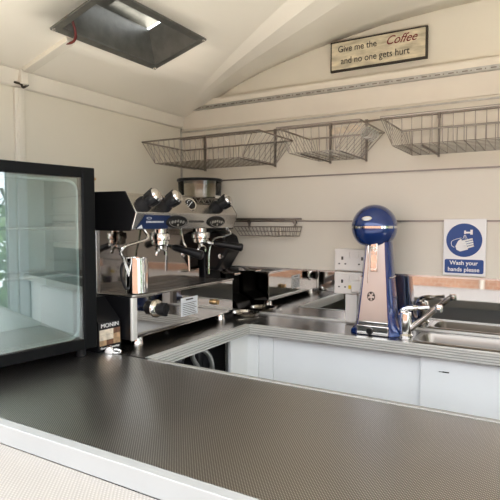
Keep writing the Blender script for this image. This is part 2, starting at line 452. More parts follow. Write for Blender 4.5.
tag(MB().tube(bez([(-1.14, 1.17, .45), (-1.12, 1.30, .74), (-1.10, 1.38, .84), (-1.12, 1.44, .862), (-1.16, 1.47, .80), (-1.15, 1.44, .68), (-1.2, 1.35, .6)], 8), .013, 10).build('drain_hose', 'rubber'),
    'thick grey hose looping beneath the side worktop', 'hose')
tag(MB().tube(bez([(-1.10, 1.55, .60), (-1.09, 1.50, .76), (-1.09, 1.45, .84), (-1.075, 1.47, .865), (-1.06, 1.52, .82), (-1.06, 1.54, .7)], 8), .009, 10).build('water_pipe', 'galv'),
    'thinner pale pipe curving in front of the black canister under the side worktop', 'pipe')
vv = thing('isolator_valve', 'small brass and steel valve on the pipework under the side worktop', 'valve', (-1.12, 1.22, .80))
adopt(MB().bar((-1.12, 1.22, .70), (-1.12, 1.22, .865), .009, 10).bar((-1.12, 1.22, .83), (-1.09, 1.22, .83), .006).build('body', 'brass', vv), vv)
adopt(MB().box(-1.09, -1.083, 1.205, 1.245, .824, .836).build('valve_lever', 'steel', vv), vv)

# ------------------------------------------------------------------ outside (seen in the polished steel and the glass)
struct(MB().box(-9, 9, -6, YF-.05, -.47, -.42).box(-9, 9, YF-.05, 6, -.47, -.42).build('ground', 'paving'))
bw = thing('brick_building', 'red brick building wall facing the serving hatch', 'building', (0, -4.2, -.42))
adopt(MB().box(-7, 7, -4.4, -4.2, -.42, 2.1).build('wall', 'brick', bw), bw)
adopt(MB().bar((-.82, -4.16, -.42), (-.82, -4.16, 2.1), .03, 12).build('downpipe', 'pipe', bw), bw)
fl = thing('serving_flap', 'cream embossed fold-down shelf outside below the serving counter', 'shelf', (0, .4, .86))
adopt(MB().box(-1.36, 1.36, .45, YF-.0045, .860, .8825).build('flap_board', 'flap', fl), fl)
for x in (-1.2, 0, 1.2): adopt(MB().bar((x, .47, -.42), (x, .47, .86), .012, 10).build('support_leg', 'steel', fl), fl)
adopt(MB().box(-1.36, 1.36, .436, .449, .855, .888).build('flap_edge', 'alu_white', fl, .001), fl)
def leaves(name, cx, cy, z0, z1, rx, ry, n, label, seed, sz=.07):
    rnd = random.Random(seed); root = thing(name, label, 'shrub', (cx, cy, z0), 0, 'shrubs outside the doorway')
    m = MB()
    for i in range(n):
        a, u = rnd.uniform(0, 2*PI), rnd.random()**.5
        z = rnd.uniform(z0, z1); w = math.sin(PI*min(1, max(.15, (z-z0)/(z1-z0)*.8+.15)))
        p = Vector((cx+rx*u*w*math.cos(a), cy+ry*u*w*math.sin(a), z))
        d = Vector((rnd.gauss(0, 1), rnd.gauss(0, 1), rnd.gauss(0, .6))).normalized(); e = d.orthogonal().normalized()*.35
        L = sz*rnd.uniform(.7, 1.4)
        m.quad([p-d*L*.5, p+e*L, p+d*L*.6, p-e*L])
    adopt(m.build('foliage', 'leaf', root, smooth=False), root)
    m = MB()
    for k in range(5):
        a = k*1.26; m.tube(bez([(cx, cy, z0), (cx+.2*rx*math.cos(a), cy+.2*ry*math.sin(a), (z0+z1)*.5), (cx+.6*rx*math.cos(a), cy+.6*ry*math.sin(a), z0+(z1-z0)*.85)], 4), .02, 6)
    adopt(m.build('stem', 'woodedge', root), root)
leaves('garden_shrub', 3.6, 1.0, -.42, 2.3, .8, .8, 3800, 'leafy green shrub outside the doorway, reflected in the fridge glass', 3, .11)
leaves('garden_shrub', 3.8, 2.7, -.42, 2.1, .8, .8, 3000, 'leafy green shrub outside the doorway, reflected in the fridge glass', 5, .11)

# ------------------------------------------------------------------ roof vent
vt = thing('roof_vent', 'rectangular dark grey metal roof vent with riveted flange in the sloping ceiling', 'vent', (-1.13, 1.22, 1.9))
Tv = Matrix.Translation((XL, 0, 1.80)) @ Matrix.Rotation(-math.atan(.28), 4, 'Y')
k = math.sqrt(1+.28**2); a0, a1 = (VX0-XL)*k, (VX1-XL)*k
m = MB(Tv); f = .020; e = .004
m.box(a0-e, a1+e, VY0-e, VY0+f, -.006, .004).box(a0-e, a1+e, VY1-f, VY1+e, -.006, .004).box(a0-e, a0+f, VY0+f, VY1-f, -.006, .004).box(a1-f, a1+e, VY0+f, VY1-f, -.006, .004)
adopt(m.build('flange', 'skylight', vt, .001), vt)
m = MB(Tv); H = .105; t_ = .028; w = .003
p0, p1, q0, q1 = a0+f, a1-f, VY0+f, VY1-f
lo = [(p0, q0), (p1, q0), (p1, q1), (p0, q1)]; hi = [(p0+t_, q0+t_), (p1-t_, q0+t_), (p1-t_, q1-t_), (p0+t_, q1-t_)]
A = [m.v((x, y, 0)) for x, y in lo]; B = [m.v((x, y, H)) for x, y in hi]
for i in range(4): m._f([A[i], A[(i+1) % 4], B[(i+1) % 4], B[i]])
ob = m.build('shaft', 'skylight', vt, smooth=False); adopt(ob, vt)
so = ob.modifiers.new('s', 'SOLIDIFY'); so.thickness = .003; so.offset = 0
m = MB(Tv); m.box(p0+t_-.03, p1-t_+.03, q0+t_-.03, q1-t_+.03, H+.03, H+.035); m.box(p0+t_-.03, p0+t_-.026, q0, q1, H+.0, H+.03)
m.box(p0+t_, p1-t_, q0+t_, q0+t_+.14, H+.002, H+.006)
adopt(m.build('cap', 'skylight', vt), vt)
for sx, sy in ((a0+.004, VY0+.004), (a1-.004, VY0+.004), (a1-.004, VY1-.004), (a0+.004, VY1-.004)):
    adopt(MB(Tv).lathe([(.006, 0), (.005, -.003), (0, -.0045)], (sx, sy, -.006), seg=10).build('rivet', 'chrome', vt), vt)
tag(MB().tube(bez([(-1.276, 1.072, 1.858), (-1.258, 1.074, 1.856), (-1.238, 1.074, 1.860), (-1.222, 1.066, 1.874), (-1.212, 1.048, 1.90), (-1.205, 1.025, 1.93)], 6), .004, 8).build('red_cable', 'red'),
    'dark red cable coming out of the ceiling trunking into the roof vent', 'cable')

# slotted rail on the gable band
sr = thing('slotted_rail', 'galvanised slotted metal strip fixed along the top of the back wall', 'rail', (0, 1.92, 1.838))
m = MB(); m.box(-1.418, 1.38, 1.914, 1.9235, 1.829, 1.847); m.box(-1.418, 1.38, 1.905, 1.914, 1.829, 1.831)
adopt(m.build('strip', 'galv', sr), sr)
m = MB(); x = -1.40
while x < 1.36:
    m.box(x, x+.018, 1.9132, 1.9142, 1.836, 1.840); m.box(x+.027, x+.031, 1.9132, 1.9142, 1.836, 1.840); x += .045
adopt(tag(m.build('slot', 'rail', sr, smooth=False), kind='stuff'), sr)

# ------------------------------------------------------------------ wall signs
ws = thing('wooden_sign', 'distressed cream wooden sign with a coffee saying high on the back wall', 'sign', (-.58, 1.93, 1.97))
yw = 1.928
adopt(MB().box(-.764, -.395, yw-.0, yw+.014, 1.908, 2.024).build('board', 'woodedge', ws, .002), ws)
adopt(MB().box(-.757, -.402, yw-.002, yw, 1.915, 2.017).build('painted_face', 'wood', ws), ws)
adopt(text('lettering', 'Give me the', .035, 'ink', None, face_front(-.655, yw-.003, 1.990), xs=.88), ws)
adopt(text('lettering', 'Coffee', .044, 'redink', None, face_front(-.490, yw-.003, 1.991), shear=.45, xs=.95), ws)
adopt(text('lettering', 'and no one gets hurt', .036, 'ink', None, face_front(-.588, yw-.003, 1.944), xs=.86), ws)

hs = thing('hand_wash_sign', 'blue and white hand washing notice on the back wall above the sink', 'sign', (-.255, 1.93, 1.235))
X0, X1, Z0, Z1 = -.327, -.187, 1.130, 1.331; ys = YB-.012
adopt(MB().box(X0, X1, ys, YB-.001, Z0, Z1).build('board', 'signwhite', hs, .002), hs)
cx, cz = (X0+X1)/2-.001, 1.256
adopt(MB().lathe([(.059, 0), (.059, .001), (0, .001)], (cx, ys, cz), (0, -1, 0), 40).build('round_panel', 'signblue', hs), hs)
adopt(MB().prism([(x, z) for x, z in rr(X0+.006, X1-.006, 1.139, 1.188, .006)], 'y', ys-.001, ys).build('text_panel', 'signblue', hs), hs)
adopt(text('lettering', 'Wash your', .0205, 'signwhite', None, face_front(cx, ys-.0015, 1.1752), off=.0003), hs)
adopt(text('lettering', 'hands please', .0205, 'signwhite', None, face_front(cx, ys-.0015, 1.1520), off=.0003), hs)
m = MB()
yy = ys-.0014
def pl2(m, pts, y0=yy-.0008, y1=yy): m.prism([(cx+a, cz+b) for a, b in pts], 'y', y0, y1)
# tap icon
pl2(m, [(.000, .022), (.000, .034), (.006, .034), (.006, .030), (.020, .030), (.020, .037), (.028, .037), (.028, .020), (.020, .020), (.020, .024), (.006, .024), (.006, .022)])
for a in (-.006, .002, .009): m.tube([(cx+.002+a*.2, yy, cz+.018), (cx+.002+a, yy, cz+.004)], .0008, 5)
# front hand
pl2(m, [(-.028, -.022), (-.020, -.004), (-.012, .004), (-.008, .003), (-.006, -.004), (.004, -.004), (.014, -.032), (-.012, -.040), (-.024, -.034)])
for k in range(4):
    a = -.006+k*.0045; b = -.003-k*.0078
    m.tube([(cx+a-.004, yy, cz+b-.002), (cx+a+.034-k*.003, yy, cz+b+.008)], .0036, 6)
adopt(m.build('hand_symbol', 'signwhite', hs, smooth=False), hs)
m = MB(); m.tube(bez([(cx-.008, yy, cz+.008), (cx-.024, yy, cz+.004), (cx-.040, yy, cz-.004), (cx-.041, yy, cz-.018), (cx-.032, yy, cz-.026)], 4), .001, 5)
adopt(m.build('hand_outline', 'signwhite', hs), hs)

# ------------------------------------------------------------------ sockets and trunking
def socket(zc, label, sticker=False):
    t = thing('power_socket', label, 'socket', (-.667, 1.92, zc), 0, 'double sockets on the back wall')
    x0, x1, yf = -.731, -.585, 1.906
    adopt(MB().box(x0, x1, yf, YB-.0005, zc-.043, zc+.043).build('face_plate', 'plastic', t, .004), t)
    for q in (-.5, .5):
        c_ = (x0+x1)/2 + q*.080
        m = MB(); m.box(c_-.004, c_+.004, yf-.0008, yf, zc+.000, zc+.013).box(c_-.016, c_-.009, yf-.0008, yf, zc-.018, zc-.013).box(c_+.009, c_+.016, yf-.0008, yf, zc-.018, zc-.013)
        adopt(m.build('pin_holes', 'slot', t, smooth=False), t)
        adopt(MB().box(c_-q*2*.022-.008, c_-q*2*.022+.008, yf-.004, yf, zc+.008, zc+.032).build('switch', 'plastic', t, .0015), t)
    if sticker: adopt(MB().box((x0+x1)/2-.014, (x0+x1)/2+.018, yf-.001, yf, zc-.022, zc-.008).build('sticker', 'yellow', t), t)
    return t
socket(1.172, 'upper white double power socket on the cream wall panel left of the blue mixer')
socket(1.081, 'lower white double power socket with a yellow sticker, right above the trunking', True)
pg = thing('power_plug', 'white plug pushed into the lower double socket beside the blue mixer', 'plug', (-.626, 1.89, 1.07))
adopt(MB().box(-.652, -.604, 1.872, 1.905, 1.048, 1.094).build('plug_body', 'plastic', pg, .008), pg)
adopt(MB().tube(bez([(-.612, 1.885, 1.052), (-.606, 1.895, 1.02), (-.600, 1.91, .97), (-.59, 1.915, .93)], 6), .0035, 8).build('flex', 'blackm', pg), pg)
tag(MB().box(-.688, -.640, 1.915, YB+.001, CT+.006, 1.037).build('trunking_strip', 'plastic', None, .003), 'white vertical trunking strip below the lower double socket', 'trunking')

# ------------------------------------------------------------------ wire baskets
def basket(x0, x1, label, bx0, bx1, yf=1.64, yb=1.925, zt=1.655, zb=1.563, ybf=1.648, hooks=(), gap=.027):
    t = thing('wire_basket', label, 'basket', ((x0+x1)/2, 1.78, zt), 0, 'wire baskets along the back wall')
    def tp(u, v): return Vector((x0+(x1-x0)*u, yf+(yb-yf)*v, zt))
    def bt(u, v): return Vector((bx0+(bx1-bx0)*u, ybf+(yb-.006-ybf)*v, zb))
    adopt(MB().tube([tp(0, 0), tp(1, 0), tp(1, 1), tp(0, 1)], .0036, 8, closed=True).build('rim', 'wire', t), t)
    m = MB(); r = .0013
    n = round((bx1-bx0)/gap); nv = 9
    for i in range(n+1):
        x = bx0+(bx1-bx0)*i/n
        m.tube([(x, yf, zt), (x, ybf, zb), (x, yb-.006, zb), (x, yb, zt)], r, 5)
    for xe, xb in ((x0, bx0), (x1, bx1)):
        for f in (.33, .66, 1):
            if abs(xe-xb) < .03 and f < 1: continue
            m.tube([(xb+(xe-xb)*f, yf, zt), (xb, ybf, zb)], r, 5); m.tube([(xb+(xe-xb)*f, yb, zt), (xb, yb-.006, zb)], r, 5)
    adopt(m.build('cross_wires', 'wire', t), t)
    m = MB()
    for j in range(nv+1):
        v = j/nv
        m.tube([tp(0, v), bt(0, v), bt(1, v), tp(1, v)], r, 5)
    adopt(m.build('long_wires', 'wire', t), t)
    for hx in hooks:
        m = MB(); m.box(hx-.0025, hx+.0025, yb-.001, YB-.001, zb-.01, 1.704).box(hx-.005, hx+.005, YB-.014, YB-.004, 1.69, 1.712)
        m.box(hx-.002, hx+.002, yf+.01, yb, zb-.007, zb-.002)
        adopt(m.build('bracket', 'rail', t), t)
    return t
basket(-1.488, -.925, 'long wire basket hanging over the coffee machine, leftmost of the row', -1.425, -1.0, hooks=(-1.372, -1.01))
basket(-.852, -.545, 'short wire basket in the middle of the row, with a coiled cable on its rim', -.805, -.632, hooks=(-.762, -.615))
basket(-.478, .30, 'long wire basket above the hand washing notice, cut off by the right of the picture', -.44, .26, hooks=(-.35, .0), gap=.031)
tag(MB().prism([(-.765, 1.668), (-.655, 1.672), (-.640, 1.684), (-.652, 1.698), (-.745, 1.694), (-.768, 1.686)], 'y', YB-.002, YB-.0002).build('torn_tape', 'creamcard', None), 'torn strip of cream tape stuck to the wall behind the middle wire basket', 'tape')
m = MB()
for k in range(6):
    rr_ = .018+.002*(k % 2); ctr = Vector((-.575, 1.80+k*.016, 1.64))
    m.tube([ctr+Vector((rr_*math.cos(a*PI/8), .006*math.sin(a*PI/8), rr_*math.sin(a*PI/8))) for a in range(16)], .003, 6, closed=True)
tag(m.build('coiled_cable', 'galv'), 'coil of thin cable on the right rim of the middle wire basket', 'cable')
# small rack hanging on the third strip
t = thing('spice_rack', 'small narrow wire rack hooked on the wall strip behind the coffee machine', 'rack', (-1.03, 1.92, 1.29))
def small():
    m = MB(); x0, x1, b0, b1, ya, yb, zt, zb = -1.180, -.885, -1.150, -.895, 1.875, 1.930, 1.300, 1.262
    for (z, a, b_) in ((zt, x0, x1), (zb, b0, b1), ((zt+zb)/2, (x0+b0)/2, (x1+b1)/2)):
        m.tube([(a, ya, z), (b_, ya, z), (b_, yb, z), (a, yb, z)], .0022 if z == zt else .0014, 6, closed=True)
    for i in range(17):
        u = i/16; m.tube([(x0+(x1-x0)*u, ya, zt), (b0+(b1-b0)*u, ya, zb), (b0+(b1-b0)*u, yb, zb), (x0+(x1-x0)*u, yb, zt)], .0014, 5)
    return m
adopt(small().build('wire_tray', 'wire', t), t)
for hx in (-1.135, -.915):
    adopt(MB().box(hx-.004, hx+.004, 1.926, 1.9315, 1.296, 1.332).bar((hx, 1.925, 1.318), (hx, 1.945-.014, 1.318), .008, 10).build('hook', 'wire', t), t)
adopt(MB().box(-1.20, -.885, 1.922, 1.930, 1.3285, 1.337).build('hanging_bar', 'rail', t), t)

# ------------------------------------------------------------------ milkshake mixer
mx = thing('drinks_mixer', 'blue enamel milkshake mixer with round head and steel front on the back worktop', 'mixer', (-.535, 1.80, CT))
MX, MY = -.528, 1.812
def sect(z, w, d, cy, wf):       # rounded-back section, flat front of half width wf
    pts = []
    n = 14
    for i in range(n+1):
        a = PI*i/n - 0
        pts.append((MX + w*math.cos(a), cy + d*math.sin(a)*.55 + d*.25, z))
    pts += [(MX-w*1.0, cy-d*.35, z), (MX-wf-.004, cy-d*.6, z), (MX+wf+.004, cy-d*.6, z), (MX+w*1.0, cy-d*.35, z)]
    return pts
prof = [(CT+.001, .088, .098, .056), (CT+.010, .087, .097, .056), (CT+.022, .078, .092, .055), (CT+.04, .071, .088, .053), (CT+.07, .067, .085, .050), (CT+.13, .062, .079, .045), (CT+.21, .054, .072, .039), (CT+.29, .047, .066, .033), (CT+.345, .042, .062, .030)]
m = MB(); rings = []
for z, w_, d_, wf in prof: rings.append([m.v(p) for p in sect(z, w_, d_, MY+(z-CT)*.02, wf)])
for a, b in zip(rings, rings[1:]):
    n = len(a)
    for i in range(n): m._f([a[i], a[(i+1) % n], b[(i+1) % n], b[i]])
m._f(rings[0]); m._f(rings[-1])
adopt(m.build('column', 'blue', mx), mx)
def fpt(z):
    for (z0, w0, d0, f0), (z1, w1, d1, f1) in zip(prof, prof[1:]):
        if z <= z1:
            k_ = (z-z0)/(z1-z0); return (f0+(f1-f0)*k_, MY+(z-CT)*.02-.6*(d0+(d1-d0)*k_))
    return (prof[-1][3], MY+.345*.02-.6*prof[-1][2])
M['satin'] = mat('satin_steel', (.47, .445, .42), .3, 1, noise=.04)
m = MB(); prev = None
for z in [CT+.045+i*.02 for i in range(16)]:
    wf, y = fpt(z); cur = [(MX-wf, y-.003, z), (MX+wf, y-.003, z)]
    if prev: m.quad([prev[0], prev[1], cur[1], cur[0]])
    prev = cur
adopt(m.build('front_plate', 'satin', mx), mx)
m = MB(); wf, y = fpt(CT+.004)
m.box(MX-wf-.001, MX+wf+.001, y-.006, y, CT+.002, CT+.036).box(MX-wf+.003, MX+wf-.003, y+.0, y+.006, CT+.036, CT+.05)
adopt(m.build('base_band', 'chrome', mx, .003), mx)
adopt(MB().lathe([(.012, 0), (.012, .004), (.008, .008), (0, .009)], (MX-.008, y-.006, CT+.016), (0, -1, 0), 18).build('power_button', 'black', mx), mx)
wf, y = fpt(CT+.24)
m = MB(); m.box(MX-.026, MX-.022, y-.007, y+.0, CT+.155, CT+.325); m.box(MX-.014, MX+.010, y-.012, y+.002, CT+.225, CT+.325); m.box(MX-.012, MX+.006, y-.020, y-.006, CT+.285, CT+.300)
m.box(MX-.012, MX+.006, y-.018, y-.006, CT+.228, CT+.236)
adopt(m.build('cup_bracket', 'chrome', mx, .0015), mx)
wf, y = fpt(CT+.14)
m = MB()
for k_ in range(5):
    a = k_*2*PI/5+.4; m.lathe([(.0035, 0), (.0035, .0015)], (MX-.010+.009*math.cos(a), y-.004, CT+.137+.011*math.sin(a)), (0, -1, 0), 10)
m.tube([(MX-.010+.013*math.cos(a*PI/8), y-.005, CT+.137+.016*math.sin(a*PI/8)) for a in range(16)], .0012, 5, closed=True)
adopt(m.build('emblem', 'slot', mx), mx)
m = MB(); zb_ = CT+.205
m.tube([Vector((MX + .056*math.cos(a), MY+.02*.2+ .0395*math.sin(a)+.018, zb_)) if a >= 0 else None for a in [PI*i/14 for i in range(15)]], .0022, 6)
m.tube([(MX+.0555, MY+.022, zb_), (MX+.0555, MY-.020, zb_), (MX+.051, MY-.038, zb_)], .0022, 6); m.tube([(MX-.0555, MY+.022, zb_), (MX-.0555, MY-.020, zb_), (MX-.051, MY-.038, zb_)], .0022, 6)
adopt(m.build('column_band', 'chrome', mx), mx)
# head : squashed sphere with flat underside
HX, HY, HZ, HR = -.545, 1.815, 1.302, .0810
m = MB(); pr = []
for i in range(25):
    a = -PI/2 + PI*i/24
    pr.append((HR*math.cos(a), HR*math.sin(a)))
pr = [(r_, h_) for r_, h_ in pr if h_ > -.062*1.0]
pr = [(0, -.068), (.040, -.0675), (.050, -.063)] + [p for p in pr if p[1] > -.058]
pr[-1] = (0, HR)
m.lathe(pr, (HX, HY, HZ), seg=40, cap=False)
adopt(m.build('motor_head', 'blue', mx), mx)
adopt(MB().lathe([(HR-.003, -.005), (HR+.0015, -.004), (HR+.0015, .004), (HR-.003, .005)], (HX, HY, HZ), seg=40, cap=False).build('head_band', 'chrome', mx), mx)
dv = Vector((-.05, -.8, .32)).normalized()
p_ = Vector((HX, HY, HZ)) + dv*(HR-.001)
m = MB(); m.lathe([(.019, 0), (.018, .002), (0, .0025)], p_, dv, 24, sx=1, sy=.48)
adopt(m.build('badge', 'chrome', mx), mx)
m = MB(); m.lathe([(.015, .002), (.0, .0032)], p_, dv, 24, sx=1, sy=.4, cap=False)
adopt(m.build('badge_face', 'paper', mx), mx)
adopt(MB().lathe([(.006, 0), (.006, .03)], (MX-.004, MY-.052, 1.205), seg=12).lathe([(.012, 0), (.010, .006)], (MX-.004, MY-.052, 1.226), seg=14).build('spindle', 'chrome', mx), mx)

# ------------------------------------------------------------------ display fridge
FA = R(-9)
fr = thing('glass_door_fridge', 'black framed glass door display fridge standing on the left of the counter', 'fridge', (-1.148, 1.062, CT+.0018), FA)
FD, FW, F0, F1 = -.275, -.49, .028, .555
def kid(m, name, mk=None, bevel=0, par=None, smooth=True):
    o = m.build(name, mk, par or fr, bevel, smooth); return o
m = MB(); w = .012
m.box(FD, -.035, -w, 0, F0, F1).box(FD, -.035, FW, FW+w, F0, F1).box(FD, -.035, FW+w, -w, F1-.02, F1).box(FD, -.035, FW+w, -w, F0, F0+.03).box(FD, FD+w, FW+w, -w, F0+.03, F1-.02)
kid(m, 'cabinet', 'fridge', .002)
m = MB(); L = .004
m.box(FD+w, -.040, -w-L, -w, F0+.03, F1-.02).box(FD+w, -.040, FW+w, FW+w+L, F0+.03, F1-.02).box(FD+w, -.040, FW+w+L, -w-L, F1-.024, F1-.02).box(FD+w, -.040, FW+w+L, -w-L, F0+.03, F0+.036)
m.box(FD+w, FD+w+L, FW+w, -w, F0+.036, F1-.024)
m.box(FD+w+L, -.070, -w-L-.020, -w-L, F0+.036, F0+.165)
for z in (.235, .275, .335, .395, .42):
    m.box(FD+.05, -.065, -w-L-.010, -w-L, F0+z-.03, F0+z-.024)
kid(m, 'liner', 'liner', .002)
for z in (.215, .352):
    m = MB(); m.tube([(-.06, -w-L, F0+z), (-.06, FW+w+L, F0+z)], .005, 6); m.tube([(FD+.03, -w-L, F0+z), (FD+.03, FW+w+L, F0+z)], .003, 6)
    for i in range(26):
        y = -.025-i*.0175; m.tube([(-.06, y, F0+z), (FD+.03, y, F0+z)], .0012, 4)
    kid(m, 'shelf', 'signwhite')
dr = kid(MB().box(-.033, 0, -.040, 0, F0, F1).box(-.033, 0, FW, FW+.040, F0, F1).box(-.033, 0, FW+.04, -.040, F1-.030, F1).box(-.033, 0, FW+.04, -.040, F0, F0+.030), 'door', 'fridge', .003)
gl = MB().box(-.010, -.006, FW+.035, -.035, F0+.025, F1-.025).build('pane', 'glass', dr)
m = MB(); q = .006
m.tube([(-.018, y, z) for y, z in rr(FW+.045, -.050, F0+.034, F1-.040, .03)], .0045, 6, closed=True)
m.build('gasket', 'liner', dr)
for (x, y) in ((-.04, -.03), (-.04, FW+.03), (FD+.03, -.03), (FD+.03, FW+.03)):
    kid(MB().lathe([(.014, 0), (.016, F0)], (x, y, 0), seg=14), 'foot', 'blackm')
kid(MB().lathe([(.006, 0), (.006, .01), (.003, .016)], (-.02, -.0, F1-.030), (0, 1, 0), 10), 'hinge_pin', 'brass')

# ------------------------------------------------------------------ syrup box and clip
FX = -1.13
sb = thing('syrup_box', 'small black cardboard syrup box with coffee pictures beside the fridge', 'box', (-1.215, 1.136, CT), R(86))
# local: front faces -Y ; body slopes up to the rear
m = MB(); m.prism([(-.045, 0), (.075, 0), (.075, .165), (.03, .160), (-.045, .092)], 'x', -.043, .043)
m.build('carton', 'black', sb, .001)
text('lettering', 'MONIN', .0180, 'signwhite', sb, Matrix.Translation((0, -.0462, .081)) @ Matrix.Rotation(PI/2, 4, 'X'), xs=1.15)
text('lettering', 'Gourmet Flavourings', .0085, 'signwhite', sb, Matrix.Translation((0, -.0462, .012)) @ Matrix.Rotation(PI/2, 4, 'X'), off=.0003)
m = MB(); cc = ['tan', 'creamcard', 'brown', 'creamcard', 'tan', 'brown', 'creamcard', 'tan', 'brown']
for i in range(3):
    for j in range(3):
        m.use(cc[(i*2+j*3+i*j) % 9]); m.box(-.040+i*.027, -.0135+i*.027, -.0458, -.045, .020+j*.0165, .036+j*.0165)
m.build('picture_panel', None, sb, smooth=False)
cl = thing('metal_clip', 'small shiny metal clip on the counter in front of the syrup box', 'clip', (-1.145, 1.105, CT), R(20))
m = MB(); m.prism([(-.012, 0), (.012, 0), (.016, .006), (.006, .022), (-.006, .022), (-.014, .006)], 'y', -.007, .007)
m.build('jaw', 'chrome', cl, .002)
MB().tube(bez([(.005, 0, .010), (.025, 0, .014), (.038, 0, .009), (.028, 0, .004), (.008, 0, .004)], 5), .0035, 8).build('handle', 'chrome', cl)

# ------------------------------------------------------------------ espresso machine
Y0, Y1 = 1.187, 1.788
em = thing('espresso_machine', 'two-group steel espresso machine with black ends on the side worktop', 'coffee machine', (-1.31, 1.49, CT))
def E(m, name, mk=None, bevel=0, par=None, smooth=True):
    o = m.build(name, mk, None, bevel, smooth)
    if par is None: return adopt(o, em)
    o.parent = par
    return o
hood = [(-1.485, 1.296), (FX+.004, 1.296), (FX+.022, 1.350), (FX-.002, 1.386), (-1.485, 1.389)]
E(MB().prism(hood, 'y', Y0+.004, Y1-.004), 'hood', 'steel', .003)
hs2 = [(-1.49, 1.292), (FX+.000, 1.292), (FX+.020, 1.350), (FX-.022, 1.417), (-1.49, 1.421)]
E(MB().prism(hs2, 'y', Y0, Y0+.005), 'end_panel', 'black', .001)
E(MB().prism([(-1.49, 1.292), (FX+.000, 1.292), (FX+.020, 1.350), (FX-.004, 1.388), (-1.49, 1.392)], 'y', Y1-.005, Y1), 'end_panel', 'black', .001)
E(MB().prism([(FX+.018, 1.350), (FX+.021, 1.350), (FX-.020, 1.412), (FX-.027, 1.412), (FX-.006, 1.385)], 'y', Y0+.005, 1.535), 'fascia_top', 'steel', .001)
E(MB().box(-1.485, -1.30, Y0+.002, Y1-.002, 1.082, 1.296), 'back_plate', 'darkmirror', .002)
E(MB().box(-1.30, -1.285, Y0+.002, Y0+.02, 1.082, 1.296), 'corner_post', 'steel', .002)
BZ0, BZ1 = .947, 1.080
E(MB().box(-1.48, FX, Y0+.004, Y1-.004, BZ0, BZ1), 'base', 'mirror', .003)
E(MB().box(-1.485, FX-.006, Y0, Y0+.005, BZ0-.002, BZ1), 'end_panel', 'black', .001)
E(MB().prism([(FX-.006, Y0), (FX+.001, Y0), (FX+.003, Y0+.004), (FX+.003, Y0+.024), (FX-.006, Y0+.024)], 'z', BZ0-.004, BZ1), 'corner_strip', 'alu', .002)
m = MB(); m.box(-1.30, FX+.004, Y0+.002, Y1-.002, BZ1, BZ1+.006)
dt = E(m, 'drip_tray', 'steel', .002)
m = MB()
for i in range(15):
    y = Y0+.05+i*.035
    m.box(-1.285, FX-.02, y, y+.004, BZ1+.0055, BZ1+.0068)
for i in range(3): m.box(FX+.0035, FX+.0046, Y0+.12+i*.18, Y0+.15+i*.18, BZ1+.001, BZ1+.004)
o = m.build('drain_slots', 'slot', None, smooth=False); o.parent = dt
# control badges: face between (FX+.004,1.296) and (FX+.022,1.350)
fn = Vector((.054, 0, -.018)).normalized()
def face(y, z): return Vector((FX+.004+.018*(z-1.296)/.054, y, z))
for yc in (1.400, 1.642):
    p = face(yc, 1.321)
    kp = E(MB().lathe([(.055, 0), (.055, .004), (.051, .007), (0, .007)], p, fn, 36, sx=.42, sy=1.04), 'keypad', 'black')
    b = MB()
    b.tube([p+fn*.0075+Vector((0, .045*math.cos(a*PI/16), .0165*math.sin(a*PI/16))) for a in range(32)], .0010, 5, closed=True)
    for i in range(5): b.lathe([(.006, 0), (.0055, .0015), (0, .0015)], p+fn*.0072+Vector((0, -.030+i*.015, .004*(1-abs(i-2)/2)+.001)), fn, 12)
    b.lathe([(.0045, 0), (.004, .0015), (0, .0015)], p+fn*.0072+Vector((0, 0, -.009)), fn, 12)
    o = b.build('keypad_buttons', 'galv', None); o.parent = kp
m = MB(); a_, b_ = face(1.205, 1.298), face(1.36, 1.298); c_, d_ = face(1.36, 1.342), face(1.232, 1.342)
m.quad([v+fn*.0012 for v in (a_, b_, c_, d_)])
bl = E(m, 'name_strip', 'navy', smooth=False)
m = MB()
for i in range(14):
    y = 1.245+i*.0062; m.quad([face(y, 1.318)+fn*.002, face(y+.004, 1.318)+fn*.002, face(y+.004, 1.324)+fn*.002, face(y, 1.324)+fn*.002])
m.quad([face(1.208, 1.300)+fn*.002, face(1.235, 1.300)+fn*.002, face(1.226, 1.312)+fn*.002])
m.tube([face(1.254, 1.333)+fn*.002+Vector((0, .012*math.cos(a*PI/6), .003*math.sin(a*PI/6))) for a in range(12)], .0007, 5, closed=True)
o = m.build('lettering', 'paper', None, smooth=False); o.parent = bl
E(MB().box(FX+.012, FX+.016, 1.475, 1.560, 1.318, 1.324), 'trim_slot', 'slot')
# knobs on the upper slope
sn = Vector((.062, 0, .042)).normalized(); kd = Vector((.85, .12, .50)).normalized()
def slope(y, z): return Vector((FX+.022-.042*(z-1.350)/.062, y, z))
for yc in (1.238, 1.342, 1.655):
    p = slope(yc, 1.374)
    kb = E(MB().lathe([(.027, -.004), (.026, .012), (.020, .022), (0, .024)], p, sn, 24), 'steam_knob', 'blackm')
    q = p + sn*.012
    g_ = MB().lathe([(.016, 0), (.023, .016), (.0255, .034), (.0245, .048), (.020, .053)], q, kd, 24)
    for i in range(8):
        a = 2*PI*i/8; e1 = kd.orthogonal().normalized(); e2 = kd.cross(e1)
        g_.tube([q+kd*.018+(e1*math.cos(a)+e2*math.sin(a))*.0225, q+kd*.046+(e1*math.cos(a)+e2*math.sin(a))*.0245], .004, 6)
    o = g_.build('grip', 'black', None); o.parent = kb
    o = MB().lathe([(.0235, .049), (.021, .056), (.012, .061), (0, .062)], q, kd, 24).build('chrome_cap', 'chrome', None); o.parent = kb
